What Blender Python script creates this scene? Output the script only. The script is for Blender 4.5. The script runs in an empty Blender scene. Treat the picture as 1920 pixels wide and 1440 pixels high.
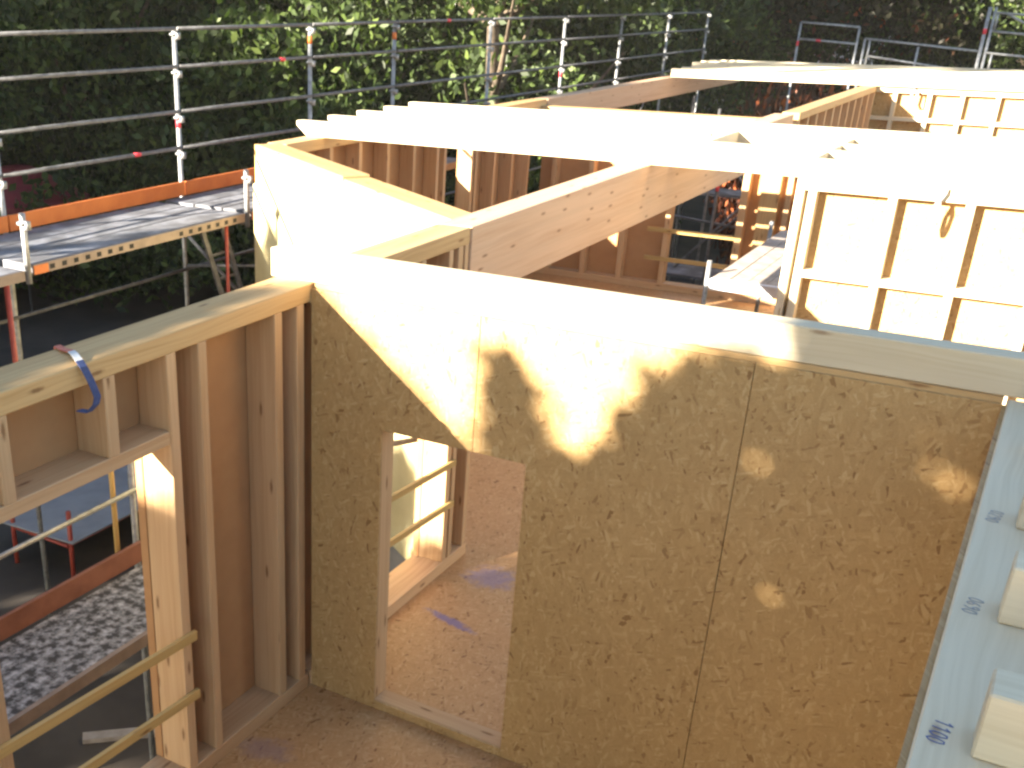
import bpy, bmesh, math, random
import numpy as np
from mathutils import Vector, Matrix
random.seed(7)
S = bpy.context.scene
COL = S.collection

# ------------------------------------------------------------------ camera
CAM = Vector((3.1077, -4.6056, 3.7996))
def cam_axes(y, p, r):
    f = Vector((math.sin(y)*math.cos(p), math.cos(y)*math.cos(p), math.sin(p)))
    rt = Vector((math.cos(y), -math.sin(y), 0)); up = rt.cross(f)
    c, s = math.cos(r), math.sin(r)
    return c*rt + s*up, -s*rt + c*up, f
R_, U_, F_ = cam_axes(-.584329, -.436521, .0051638)
cd = bpy.data.cameras.new('camera'); cam = bpy.data.objects.new('camera', cd); COL.objects.link(cam)
m3 = Matrix((R_, U_, -F_)).transposed()
cam.matrix_world = Matrix.Translation(CAM) @ m3.to_4x4()
cd.sensor_fit = 'HORIZONTAL'; cd.sensor_width = 36.0; cd.lens = 36.0*2036.75/1920
cd.shift_x = 351.33/1920; cd.shift_y = 222.26/1920
cd.clip_start = .05; cd.clip_end = 2000
S.camera = cam
S.cycles.filter_width = 2.6; S.cycles.max_bounces = 14; S.cycles.diffuse_bounces = 8

# ------------------------------------------------------------------ light
SUN_TRAVEL = Vector((1.0, 2.0, -0.74)).normalized()
sl = bpy.data.lights.new('sun', 'SUN'); sl.energy = 5.0; sl.angle = math.radians(.5); sl.color = (1.0, .89, .72)
so = bpy.data.objects.new('sun', sl); COL.objects.link(so)
so.rotation_euler = SUN_TRAVEL.to_track_quat('-Z', 'Y').to_euler(); so.location = (-20, -40, 20)
W = bpy.data.worlds.new('World'); S.world = W; W.use_nodes = True
wn = W.node_tree.nodes; wl = W.node_tree.links
sky = wn.new('ShaderNodeTexSky'); sky.sky_type = 'NISHITA'; sky.sun_disc = False; sky.air_density = 1.0; sky.dust_density = .4; sky.ozone_density = 0.0
sky.sun_elevation = math.asin(-SUN_TRAVEL.z); sky.sun_rotation = math.atan2(-SUN_TRAVEL.x, -SUN_TRAVEL.y)
bg = wn['Background']; bg.inputs['Strength'].default_value = .052
wl.new(sky.outputs[0], bg.inputs['Color'])
S.view_settings.view_transform = 'Standard'; S.view_settings.look = 'None'
S.view_settings.exposure = 3.1; S.view_settings.gamma = 1.0
S.view_settings.use_curve_mapping = False

# ------------------------------------------------------------------ materials
def newmat(name):
    m = bpy.data.materials.new(name); m.use_nodes = True
    nt = m.node_tree; b = nt.nodes['Principled BSDF']
    return m, nt, b
def nd(nt, t, **kw):
    n = nt.nodes.new(t)
    for k, v in kw.items(): setattr(n, k, v)
    return n
def lk(nt, a, b): nt.links.new(a, b)
def mapping(nt, src, scale=(1,1,1), rot=0, loc=(0,0,0)):
    mp = nd(nt, 'ShaderNodeMapping'); mp.inputs['Scale'].default_value = scale
    mp.inputs['Rotation'].default_value = (0,0,rot); mp.inputs['Location'].default_value = loc
    lk(nt, src, mp.inputs['Vector']); return mp.outputs[0]
def noise(nt, vec, scale, detail=3, rough=.55):
    n = nd(nt, 'ShaderNodeTexNoise'); n.inputs['Scale'].default_value = scale
    n.inputs['Detail'].default_value = detail; n.inputs['Roughness'].default_value = rough
    lk(nt, vec, n.inputs['Vector']); return n.outputs['Fac']
def ramp(nt, fac, stops):
    r = nd(nt, 'ShaderNodeValToRGB'); e = r.color_ramp.elements
    while len(e) < len(stops): e.new(.5)
    for el, (p, c) in zip(e, stops): el.position = p; el.color = (c[0], c[1], c[2], 1)
    lk(nt, fac, r.inputs['Fac']); return r.outputs['Color']
def mixc(nt, fac, a, b, blend='MIX'):
    n = nd(nt, 'ShaderNodeMix', data_type='RGBA', blend_type=blend)
    if isinstance(fac, (int, float)): n.inputs[0].default_value = fac
    else: lk(nt, fac, n.inputs[0])
    for i, v in ((6, a), (7, b)):
        if isinstance(v, tuple): n.inputs[i].default_value = (v[0], v[1], v[2], 1)
        else: lk(nt, v, n.inputs[i])
    return n.outputs[2]
def math_(nt, op, a, b=0.0, c=None):
    n = nd(nt, 'ShaderNodeMath', operation=op)
    for i, v in enumerate((a, b) if c is None else (a, b, c)):
        if isinstance(v, (int, float)): n.inputs[i].default_value = v
        else: lk(nt, v, n.inputs[i])
    return n.outputs[0]
def smooth(nt, v, a, b):
    n = nd(nt, 'ShaderNodeMapRange', interpolation_type='SMOOTHSTEP'); lk(nt, v, n.inputs[0])
    n.inputs[1].default_value = a; n.inputs[2].default_value = b
    return n.outputs[0]
def bump(nt, b, h, strength, dist=.01):
    n = nd(nt, 'ShaderNodeBump'); n.inputs['Strength'].default_value = strength; n.inputs['Distance'].default_value = dist
    lk(nt, h, n.inputs['Height']); lk(nt, n.outputs[0], b.inputs['Normal'])

def wood(name, light, dark, knot=(.16,.07,.025), lam=0, knots=True):
    m, nt, b = newmat(name)
    uv = nd(nt, 'ShaderNodeUVMap').outputs[0]; oi = nd(nt, 'ShaderNodeObjectInfo')
    off = nd(nt, 'ShaderNodeCombineXYZ'); lk(nt, math_(nt, 'MULTIPLY', oi.outputs['Random'], 37.0), off.inputs[0]); lk(nt, math_(nt, 'MULTIPLY', oi.outputs['Random'], 11.0), off.inputs[1])
    va = nd(nt, 'ShaderNodeVectorMath', operation='ADD'); lk(nt, uv, va.inputs[0]); lk(nt, off.outputs[0], va.inputs[1]); v = va.outputs[0]
    wob = noise(nt, mapping(nt, v, (1.2, 5, 1)), 1.0, 2)
    wv = nd(nt, 'ShaderNodeVectorMath', operation='MULTIPLY_ADD'); cx = nd(nt, 'ShaderNodeCombineXYZ'); lk(nt, wob, cx.inputs[1])
    lk(nt, cx.outputs[0], wv.inputs[0]); wv.inputs[1].default_value = (0, .08, 0); lk(nt, v, wv.inputs[2])
    g = noise(nt, mapping(nt, wv.outputs[0], (1.0, 55, 1)), 1.0, 3, .6)
    g2 = noise(nt, mapping(nt, v, (.7, 9, 1)), 1.0, 2)
    mixg = math_(nt, 'ADD', math_(nt, 'MULTIPLY', g, .6), math_(nt, 'MULTIPLY', g2, .4))
    c = ramp(nt, mixg, [(.3, dark), (.55, light), (.8, tuple(min(1, x*1.1) for x in light))])
    tint = nd(nt, 'ShaderNodeMapRange'); lk(nt, oi.outputs['Random'], tint.inputs[0]); tint.inputs[3].default_value = .86; tint.inputs[4].default_value = 1.08
    c = mixc(nt, 1.0, c, tint.outputs[0], 'MULTIPLY')
    if lam:
        sx = nd(nt, 'ShaderNodeSeparateXYZ'); lk(nt, uv, sx.inputs[0])
        fr = math_(nt, 'FRACT', math_(nt, 'DIVIDE', sx.outputs[1], lam))
        ln = math_(nt, 'LESS_THAN', fr, .04)
        wn_ = nd(nt, 'ShaderNodeTexWhiteNoise', noise_dimensions='1D'); lk(nt, math_(nt, 'FLOOR', math_(nt, 'DIVIDE', sx.outputs[1], lam)), wn_.inputs['W'])
        c = mixc(nt, math_(nt, 'MULTIPLY', wn_.outputs[0], .22), c, tuple(x*.62 for x in light))
        c = mixc(nt, math_(nt, 'MULTIPLY', ln, .35), c, dark)
    if knots:
        vo = nd(nt, 'ShaderNodeTexVoronoi', voronoi_dimensions='2D'); vo.inputs['Scale'].default_value = 1.0
        lk(nt, mapping(nt, v, (2.1, 8.5, 1)), vo.inputs['Vector'])
        sc = nd(nt, 'ShaderNodeSeparateColor'); lk(nt, vo.outputs['Color'], sc.inputs[0])
        dn = math_(nt, 'ADD', vo.outputs['Distance'], math_(nt, 'MULTIPLY', noise(nt, v, 60, 2), .06))
        k = math_(nt, 'SUBTRACT', 1.0, smooth(nt, dn, .06, .15)); k = math_(nt, 'MULTIPLY', k, math_(nt, 'GREATER_THAN', sc.outputs[0], .55))
        c = mixc(nt, math_(nt, 'MULTIPLY', k, .8), c, knot)
    lk(nt, c, b.inputs['Base Color']); b.inputs['Roughness'].default_value = .62
    b.inputs['Specular IOR Level'].default_value = .3
    bump(nt, b, g, .12, .004)
    return m

def osb(name, stops, stains=()):
    m, nt, b = newmat(name)
    uv = nd(nt, 'ShaderNodeUVMap').outputs[0]
    wn0 = nd(nt, 'ShaderNodeTexNoise'); wn0.inputs['Scale'].default_value = 9; lk(nt, uv, wn0.inputs['Vector'])
    warp = nd(nt, 'ShaderNodeVectorMath', operation='MULTIPLY_ADD'); lk(nt, wn0.outputs['Color'], warp.inputs[0]); warp.inputs[1].default_value = (.03,.03,0); lk(nt, uv, warp.inputs[2])
    layers = []
    for i, (ang, sx, sy) in enumerate(((1.45, 13, 75), (1.1, 12, 62), (-.35, 14, 80), (1.9, 11, 58))):
        vo = nd(nt, 'ShaderNodeTexVoronoi', voronoi_dimensions='2D'); vo.inputs['Scale'].default_value = 1.0
        mr = nd(nt, 'ShaderNodeVectorRotate', rotation_type='Z_AXIS'); mr.inputs['Angle'].default_value = ang; lk(nt, warp.outputs[0], mr.inputs['Vector'])
        lk(nt, mapping(nt, mr.outputs[0], (sx, sy, 1), 0, (i*7.3, i*3.1, 0)), vo.inputs['Vector'])
        sc = nd(nt, 'ShaderNodeSeparateColor'); lk(nt, vo.outputs['Color'], sc.inputs[0]); layers.append(sc.outputs[0])
    n1 = noise(nt, mapping(nt, uv, (1,1,1), 0, (3,5,0)), 16, 2); n2 = noise(nt, mapping(nt, uv, (1,1,1), 0, (13,1,0)), 14, 2); n3 = noise(nt, mapping(nt, uv, (1,1,1), 0, (7,9,0)), 18, 2)
    def sel(f, a, b_):
        t = smooth(nt, f, .47, .53); x = nd(nt, 'ShaderNodeMix', data_type='FLOAT'); lk(nt, t, x.inputs[0]); lk(nt, a, x.inputs[2]); lk(nt, b_, x.inputs[3]); return x.outputs[0]
    v = sel(n3, sel(n1, layers[0], layers[1]), sel(n2, layers[2], layers[3]))
    c = ramp(nt, v, stops)
    fine = noise(nt, mapping(nt, uv, (1,1,1)), 160, 2)
    c = mixc(nt, .25, c, ramp(nt, fine, [(.3, (.35,.3,.25)), (.7, (1,1,1))]), 'MULTIPLY')
    big = noise(nt, uv, 1.3, 2)
    c = mixc(nt, .22, c, ramp(nt, big, [(.3, (.62,.58,.5)), (.7, (1,1,1))]), 'MULTIPLY')
    for (x, y, ang, lx, ly, col, amt) in stains:
        mp = nd(nt, 'ShaderNodeMapping', vector_type='TEXTURE'); mp.inputs['Location'].default_value = (x, y, 0)
        mp.inputs['Rotation'].default_value = (0, 0, ang); mp.inputs['Scale'].default_value = (lx, ly, 1); lk(nt, uv, mp.inputs['Vector'])
        ln = nd(nt, 'ShaderNodeVectorMath', operation='LENGTH'); lk(nt, mp.outputs[0], ln.inputs[0])
        d = math_(nt, 'ADD', ln.outputs['Value'], math_(nt, 'MULTIPLY', math_(nt, 'SUBTRACT', noise(nt, uv, 14, 3, .7), .5), 1.6))
        k = math_(nt, 'SUBTRACT', 1.0, smooth(nt, d, .35, 1.1))
        c = mixc(nt, math_(nt, 'MULTIPLY', k, amt), c, col)
    lk(nt, c, b.inputs['Base Color']); b.inputs['Roughness'].default_value = .55; b.inputs['Specular IOR Level'].default_value = .35
    bump(nt, b, v, .25, .004)
    return m

def simple(name, c1, c2, scale=8, rough=.6, metal=0, coord='UV', bmp=.1, lo=.35, hi=.65, detail=4):
    m, nt, b = newmat(name)
    if coord == 'UV': v = nd(nt, 'ShaderNodeUVMap').outputs[0]
    else: v = nd(nt, 'ShaderNodeTexCoord').outputs['Object']
    f = noise(nt, v, scale, detail, .6)
    lk(nt, ramp(nt, f, [(lo, c1), (hi, c2)]), b.inputs['Base Color'])
    b.inputs['Roughness'].default_value = rough; b.inputs['Metallic'].default_value = metal
    if bmp: bump(nt, b, f, bmp, .01)
    return m

OSB_STOPS = [(0, (.25,.135,.05)), (.035, (.33,.195,.078)), (.12, (.42,.265,.11)), (.75, (.47,.305,.132)), (1, (.53,.37,.178))]
M_osb = osb('osb_board', OSB_STOPS)
M_osb_floor = osb('osb_flooring', [(0, (.24,.11,.04)), (.035, (.36,.185,.07)), (.12, (.47,.26,.105)), (.75, (.53,.305,.135)), (1, (.59,.37,.18))],
    stains=[(.33, 1.14, -.25, .24, .05, (.13,.12,.30), .75), (.30, 1.85, .5, .22, .2, (.20,.17,.31), .6), (.12, -.67, .3, .2, .12, (.24,.17,.2), .45)])
M_stud = wood('spruce_framing', (.56,.365,.20), (.45,.265,.125))
M_plate = wood('spruce_plate', (.50,.325,.15), (.38,.22,.085))
M_joist = wood('planed_joist', (.62,.535,.385), (.54,.45,.305), knot=(.27,.18,.11))
M_glulam = wood('glulam', (.64,.42,.27), (.53,.32,.19), lam=.04)
M_batten = wood('rough_batten', (.52,.35,.13), (.40,.25,.09))
M_fibre = simple('fibreboard', (.40,.21,.09), (.44,.24,.105), 5, .85, bmp=.05)
M_facing = simple('pale_facing_board', (.50,.42,.22), (.58,.50,.28), 3, .7, bmp=.04)
M_galv = simple('galvanised_steel', (.20,.205,.21), (.34,.345,.35), 14, .5, .4, coord='OBJ', bmp=0)
M_galv_dull = simple('weathered_steel', (.075,.075,.078), (.15,.15,.155), 12, .6, .2, coord='OBJ', bmp=0)
M_red = simple('red_paint', (.24,.035,.025), (.32,.055,.035), 12, .5, coord='OBJ', bmp=0)
M_pink = simple('red_marking_paint', (.65,.04,.06), (.75,.06,.08), 12, .5, coord='OBJ', bmp=0)
M_orange = simple('orange_board', (.46,.115,.018), (.56,.16,.028), 4, .6, bmp=.05)
M_redbrown = simple('red_brown_board', (.15,.055,.035), (.21,.085,.055), 4, .7, bmp=.05)
M_deck = simple('deck_ply', (.075,.077,.088), (.22,.23,.265), 3.2, .75, lo=.42, hi=.72, detail=6)
M_deck_white = simple('mortar_splashed_deck', (.03,.03,.034), (.40,.41,.45), 15, .8, lo=.42, hi=.70, detail=9)
M_deck_edge = simple('deck_edge', (.17,.13,.11), (.24,.19,.16), 6, .7)
M_black = simple('black_hole', (.012,.012,.012), (.02,.02,.02), 5, .9, bmp=0)
M_ground = simple('site_soil', (.028,.022,.018), (.065,.052,.042), .6, .95, coord='OBJ', bmp=.4, detail=8)
M_sheet = simple('grey_sheet', (.20,.21,.23), (.25,.26,.28), 3, .6)
M_strap_b = simple('blue_webbing', (.035,.05,.13), (.06,.08,.19), 40, .8)
M_strap_w = simple('white_webbing', (.5,.5,.5), (.62,.62,.62), 40, .8)
M_strap_g = simple('grey_webbing', (.10,.105,.12), (.17,.175,.19), 40, .8)
M_strap_p = simple('pale_grey_webbing', (.24,.26,.30), (.32,.34,.38), 40, .8)
M_strap_r = simple('red_webbing', (.45,.12,.08), (.55,.18,.12), 40, .8)
M_platform = simple('weathered_plank', (.24,.20,.17), (.40,.35,.31), 6, .8, lo=.3, hi=.7)
M_white_al = simple('pale_aluminium', (.55,.58,.64), (.62,.65,.72), 4, .4, .2)
M_bark = simple('bark', (.06,.045,.03), (.13,.10,.07), 6, .9, coord='OBJ', bmp=.6)
M_render = simple('pale_render', (.62,.62,.62), (.70,.70,.70), 1.5, .9, coord='OBJ')
M_roof = simple('roof_tile', (.16,.07,.05), (.22,.10,.07), 3, .8, coord='OBJ')
M_tarp = simple('dark_red_canvas', (.12,.01,.014), (.17,.015,.02), 2, .6, coord='OBJ')
M_car = simple('silver_car_paint', (.5,.52,.55), (.54,.56,.6), 2, .25, .4, coord='OBJ', bmp=0)
M_glass = simple('dark_glass', (.02,.025,.03), (.03,.035,.04), 2, .08, 0, coord='OBJ', bmp=0)
M_ink_b = simple('blue_pencil', (.09,.12,.30), (.12,.16,.36), 50, .8, bmp=0)
M_ink_g = simple('grey_pencil', (.30,.32,.36), (.36,.38,.42), 50, .8, bmp=0)
M_block = simple('lower_storey_block', (.20,.19,.18), (.27,.26,.25), 3, .9, coord='OBJ')

def leafmat(name, cols, trans=.35):
    m, nt, b = newmat(name)
    g = nd(nt, 'ShaderNodeNewGeometry')
    c = ramp(nt, g.outputs['Random Per Island'], cols)
    lk(nt, c, b.inputs['Base Color']); b.inputs['Roughness'].default_value = .5; b.inputs['Specular IOR Level'].default_value = .25
    tr = nd(nt, 'ShaderNodeBsdfTranslucent'); lk(nt, mixc(nt, 1.0, c, (1.0,1.15,.5), 'MULTIPLY'), tr.inputs['Color'])
    mx = nd(nt, 'ShaderNodeMixShader'); mx.inputs[0].default_value = trans
    lk(nt, b.outputs[0], mx.inputs[1]); lk(nt, tr.outputs[0], mx.inputs[2])
    lk(nt, mx.outputs[0], nt.nodes['Material Output'].inputs['Surface'])
    return m
M_leaf = leafmat('green_leaves', [(0, (.022,.034,.013)), (.5, (.046,.072,.022)), (.85, (.075,.112,.03)), (1, (.115,.155,.04))])
M_leaf2 = leafmat('yellow_green_leaves', [(0, (.022,.036,.012)), (.5, (.045,.072,.02)), (1, (.085,.115,.03))])
M_leafd = leafmat('dark_leaves', [(0, (.020,.028,.012)), (.6, (.040,.060,.020)), (1, (.09,.13,.035))])
M_leafr = leafmat('copper_leaves', [(0, (.020,.018,.012)), (.9, (.030,.030,.016)), (.975, (.12,.035,.018)), (1, (.42,.10,.035))])

# ------------------------------------------------------------------ mesh helpers
class MB:
    def __init__(s): s.v = []; s.f = []; s.uv = []; s.mi = []
    def hexa(s, p, ax=0, mi=0, uo=None):
        """p: 8 points index = i + 2j + 4k over axes (a,b,c); ax = grain axis"""
        p = [Vector(q) for q in p]; o = len(s.v); s.v += p
        e = [(p[1]-p[0]).length, (p[2]-p[0]).length, (p[4]-p[0]).length]
        uo = uo if uo is not None else (random.random()*9, random.random()*5)
        def c(i): return ((i & 1)*e[0], ((i >> 1) & 1)*e[1], ((i >> 2) & 1)*e[2])
        for q, fx in (((0,2,3,1), 2), ((4,5,7,6), 2), ((0,1,5,4), 1), ((2,6,7,3), 1), ((0,4,6,2), 0), ((1,3,7,5), 0)):
            s.f.append([o+i for i in q]); s.mi.append(mi)
            others = [a for a in (0,1,2) if a != fx]
            if ax in others: ua = ax; vb = [a for a in others if a != ax][0]
            else: ua, vb = others
            s.uv.append([(c(i)[ua]+uo[0], c(i)[vb]+uo[1]+fx*.37) for i in q])
        return s
    def box(s, x0, x1, y0, y1, z0, z1, ax=None, mi=0):
        d = (x1-x0, y1-y0, z1-z0); ax = d.index(max(d)) if ax is None else ax
        s.hexa([(x1 if i & 1 else x0, y1 if i & 2 else y0, z1 if i & 4 else z0) for i in range(8)], ax, mi); return s
    def beam(s, a, b, w, h, up=(0,0,1), mi=0):
        a, b = Vector(a), Vector(b); d = (b-a).normalized(); up = Vector(up)
        if abs(d.dot(up)) > .98: up = Vector((0,1,0))
        sd = d.cross(up).normalized()*w/2; u = sd.cross(d).normalized()*h/2
        s.hexa([(b if i & 1 else a) + (sd if i & 2 else -sd) + (u if i & 4 else -u) for i in range(8)], 0, mi); return s
    def tube(s, a, b, r, n=10, r2=None, mi=0, caps=True):
        a, b = Vector(a), Vector(b); r2 = r if r2 is None else r2; d = (b-a).normalized()
        t = Vector((0,0,1)) if abs(d.z) < .9 else Vector((1,0,0)); x = d.cross(t).normalized(); y = d.cross(x)
        o = len(s.v); L = (b-a).length
        for k in range(n):
            an = 2*math.pi*k/n; v = x*math.cos(an)+y*math.sin(an); s.v += [a+v*r, b+v*r2]
        for k in range(n):
            j = (k+1) % n; s.f.append([o+2*k, o+2*j, o+2*j+1, o+2*k+1]); s.mi.append(mi)
            s.uv.append([(0, k/n), (0, (k+1)/n), (L, (k+1)/n), (L, k/n)])
        if caps:
            for e in (0, 1): s.f.append([o+2*k+e for k in range(n)]); s.mi.append(mi); s.uv.append([(0,0)]*n)
        return s
    def prism(s, pts, P, q0, q1, mi=0):
        """pts (s,z) polygon, P(s,q,z)->world"""
        n = len(pts); o = len(s.v)
        for a, z in pts: s.v += [Vector(P(a, q0, z)), Vector(P(a, q1, z))]
        for e in (0, 1): s.f.append([o+2*i+e for i in range(n)]); s.mi.append(mi); s.uv.append([(a, z) for a, z in pts])
        for i in range(n):
            j = (i+1) % n; s.f.append([o+2*i, o+2*j, o+2*j+1, o+2*i+1]); s.mi.append(mi); a, z = pts[i]; b, y = pts[j]
            s.uv.append([(a, z), (b, y), (b+.02, y), (a+.02, z)])
        return s
    def ribbon(s, pts, w, side, th=.004, mi=0):
        side = Vector(side).normalized()*w/2
        for a, b in zip(pts[:-1], pts[1:]):
            a, b = Vector(a), Vector(b); n = (b-a).cross(side).normalized()*th/2
            s.hexa([(b if i & 1 else a) + (side if i & 2 else -side) + (n if i & 4 else -n) for i in range(8)], 0, mi)
        return s

def build(name, mb, mats, parent=None, bevel=0.0, smooth=False):
    base = Vector((0,0,0))
    r = parent
    while r is not None:
        base += r.location; r = r.parent
    me = bpy.data.meshes.new(name); me.from_pydata([tuple(v - base) for v in mb.v], [], mb.f)
    uvl = me.uv_layers.new(name='UVMap'); flat = [c for f in mb.uv for q in f for c in q]
    uvl.data.foreach_set('uv', flat)
    me.polygons.foreach_set('material_index', mb.mi)
    for m in (mats if isinstance(mats, (list, tuple)) else [mats]): me.materials.append(m)
    bm = bmesh.new(); bm.from_mesh(me); bmesh.ops.recalc_face_normals(bm, faces=bm.faces[:])
    if smooth:
        for f in bm.faces: f.smooth = len(f.verts) == 4
    bm.to_mesh(me); bm.free(); me.update()
    o = bpy.data.objects.new(name, me); COL.objects.link(o)
    if parent: o.parent = parent
    if bevel:
        bv = o.modifiers.new('edge', 'BEVEL'); bv.width = bevel; bv.segments = 1; bv.limit_method = 'ANGLE'
    return o
def tag(o, label, cat, group=None, kind=None):
    if kind: o['kind'] = kind
    if label: o['label'] = label
    if cat: o['category'] = cat
    if group: o['group'] = group
    return o
def thing(name, loc, label, cat, group=None):
    o = bpy.data.objects.new(name, None); COL.objects.link(o); o.location = loc; o.empty_display_size = .2
    return tag(o, label, cat, group)
def wallframe(o, d, n):
    o = Vector((o[0], o[1], 0)); d = Vector((d[0], d[1], 0)).normalized(); n = Vector((n[0], n[1], 0)).normalized()
    return lambda s, q, z: o + d*s - n*q + Vector((0, 0, z))
def wb(P, s0, s1, q0, q1, z0, z1, ax=None, mb=None):
    mb = mb or MB(); dd = (abs(s1-s0), abs(q1-q0), abs(z1-z0)); ax = dd.index(max(dd)) if ax is None else ax
    mb.hexa([P(s1 if i & 1 else s0, q1 if i & 2 else q0, z1 if i & 4 else z0) for i in range(8)], ax); return mb

H = 2.45; FZ = -.03; PT = .095; PB = H - PT; BZ = FZ + .095
BV = .0035

# ------------------------------------------------------------------ ground and floor
GZ = -2.7
g = MB(); N = 40
g.box(-400, 400, -400, 400, GZ-.5, GZ)
tag(build('ground', g, M_ground), None, None, kind='structure')
fl = MB()
Pxy = lambda a, q, z: Vector((a, z, q))
A2 = Vector((-3.714, 4.394, 0)); B2 = Vector((-.25, 1.99, 0))
fl.prism([(-.29, -7), (9, -7), (9, 17.45), (-.25, 17.45), (-.25, 11.24), (-3.74, 11.24), (-3.74, 4.45), (-.29, 2.03)], Pxy, FZ-.3, FZ)
tag(build('floor', fl, M_osb_floor), None, None, kind='structure')
ls = MB(); ls.prism([(-.2, -6.9), (8.9, -6.9), (8.9, 17.3), (-.2, 17.3), (-.2, 11.1), (-3.6, 11.1), (-3.6, 4.5), (-.2, 2.1)], Pxy, GZ-.1, FZ-.304)
tag(build('lower_storey', ls, M_block), 'grey masonry lower storey under the timber framed floor', 'building')

# ------------------------------------------------------------------ near left wall (W)
def stud(P, parent, s0, s1, q0, q1, z0=BZ, z1=PB, mat=None, name='stud'):
    return build(name, wb(P, s0, s1, q0, q1, z0, z1, 2), mat or M_stud, parent, BV)

WX = -.03
PW = wallframe((WX, 0), (0, 1), (1, 0))
T = .24; QP = .19
w = thing('timber_wall', (WX, -1.5, FZ), 'open stud wall with a full height window opening and battens, blue strap hanging over its top plate', 'wall')
build('top_plate', wb(PW, -5.5, -.002, 0, T, PB, H), M_plate, w, .005)
build('bottom_plate', wb(PW, -5.5, -.03, 0, T, FZ+.001, BZ), M_stud, w, BV)
for a, b_ in ((-1.135, -1.07), (-.915, -.855), (-.32, -.255), (-.125, -.06)): stud(PW, w, a, b_, .002, QP)
for a, b_ in ((-2.11, -2.045), (-1.53, -1.46)): stud(PW, w, a, b_, .002, QP, 1.995, PB, name='cripple_stud')
for a, b_ in ((-2.30, -2.235), (-2.95, -2.89), (-3.55, -3.49), (-4.2, -4.14)): stud(PW, w, a, b_, .002, QP)
build('header', wb(PW, -2.233, -1.137, .004, T-.045, 1.93, 1.995), M_stud, w, BV)
fb = MB()
for s0, s1, z0, z1 in ((-5.5, -2.233, FZ, PB), (-2.233, -1.137, 1.94, PB), (-1.137, -.003, FZ, PB)): wb(PW, s0, s1, QP+.003, T, z0+.1 if z0 < 1 else z0, z1-.001, 0, fb)
build('sheathing', fb, M_fibre, w)
for (z0, z1) in ((.955, .875), (.595, .525)):
    build('guard_batten', MB().beam((WX+.013, -2.4, z0), (WX+.013, -1.055, z1), .024, .052), M_batten, w, .002)

# wall continuing in the next room up to the bay wall
w2 = thing('timber_wall', (WX, 1, FZ), 'stud wall of the next room with a window opening seen through the doorway, meeting the glulam beam', 'wall')
E2 = 1.83
build('top_plate', wb(PW, .0, E2, 0, T, PB-.01, H), M_plate, w2, .005)
build('bottom_plate', wb(PW, .0, E2+.25, 0, T, FZ+.001, BZ), M_stud, w2, BV)
for a, b_ in ((.16, .22), (.78, .845), (1.685, 1.75), (E2-.055, E2)): stud(PW, w2, a, b_, .002, QP, z1=PB-.01)
for a, b_ in ((1.2, 1.255), (1.56, 1.615)): stud(PW, w2, a, b_, .002, QP, 1.995, PB-.01, name='cripple_stud')
build('header', wb(PW, .847, 1.683, .004, T-.045, 1.93, 1.995), M_stud, w2, BV)
fb = MB()
for s0, s1, z0, z1 in ((.0, .847, BZ, PB), (.847, 1.683, 1.94, PB), (1.683, 2.08, BZ, 1.94)): wb(PW, s0, s1, QP+.003, T, z0, z1-.012, 0, fb)
build('sheathing', fb, M_fibre, w2)
for (z0, z1) in ((.90, .83), (.575, .515)):
    build('guard_batten', MB().beam((WX+.013, .70, z0), (WX+.013, 1.78, z1), .024, .045), M_batten, w2, .002)
stud(PW, w2, 2.0, 2.06, .002, QP, z1=1.945)

# ------------------------------------------------------------------ OSB partition with the doorway (P1)
P1 = wallframe((0, 0), (1, 0), (0, -1))
D0, D1, DH, DB = .415, 1.235, 1.735, .025
p1 = thing('osb_partition', (1.5, 0, FZ), 'large OSB clad partition with a doorway, half in sun and half in leaf shadow', 'wall')
ZT = 2.425
build('osb_panel', MB().prism([(-.028, FZ+.002), (D0, FZ+.002), (D0, DH), (.9435, DH), (.9435, ZT), (-.028, ZT)], P1, 0, .016), M_osb, p1, .0012)
build('osb_panel', MB().prism([(.9465, DH), (D1, DH), (D1, FZ+.002), (2.2035, FZ+.002), (2.2035, ZT), (.9465, ZT)], P1, 0, .016), M_osb, p1, .0012)
build('osb_panel', MB().prism([(2.2065, FZ+.002), (3.098, FZ+.002), (3.098, ZT), (2.2065, ZT)], P1, 0, .016), M_osb, p1, .0012)
build('osb_panel', MB().prism([(D0+.002, FZ+.002), (D1-.002, FZ+.002), (D1-.002, DB), (D0+.002, DB)], P1, 0, .016), M_osb, p1, .0012)
build('top_plate', wb(P1, -.02, 3.1, .017, .14, PB, H-.001), M_plate, p1, BV)
build('bottom_plate', wb(P1, 0, 3.1, .017, .14, FZ+.003, DB+.001), M_stud, p1, BV)
for a in (.0, D0-.06, D1, 1.6, 2.175, 2.7, 3.04): build('stud', wb(P1, a, a+.06, .017, .14, DB+.002, PB, 2), M_stud, p1, BV)
build('header', wb(P1, D0-.0, D1+.0, .017, .14, DH, DH+.07), M_stud, p1, BV)
build('stud', wb(P1, .915, .975, .017, .14, DH+.071, PB, 2), M_stud, p1, BV)

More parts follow.
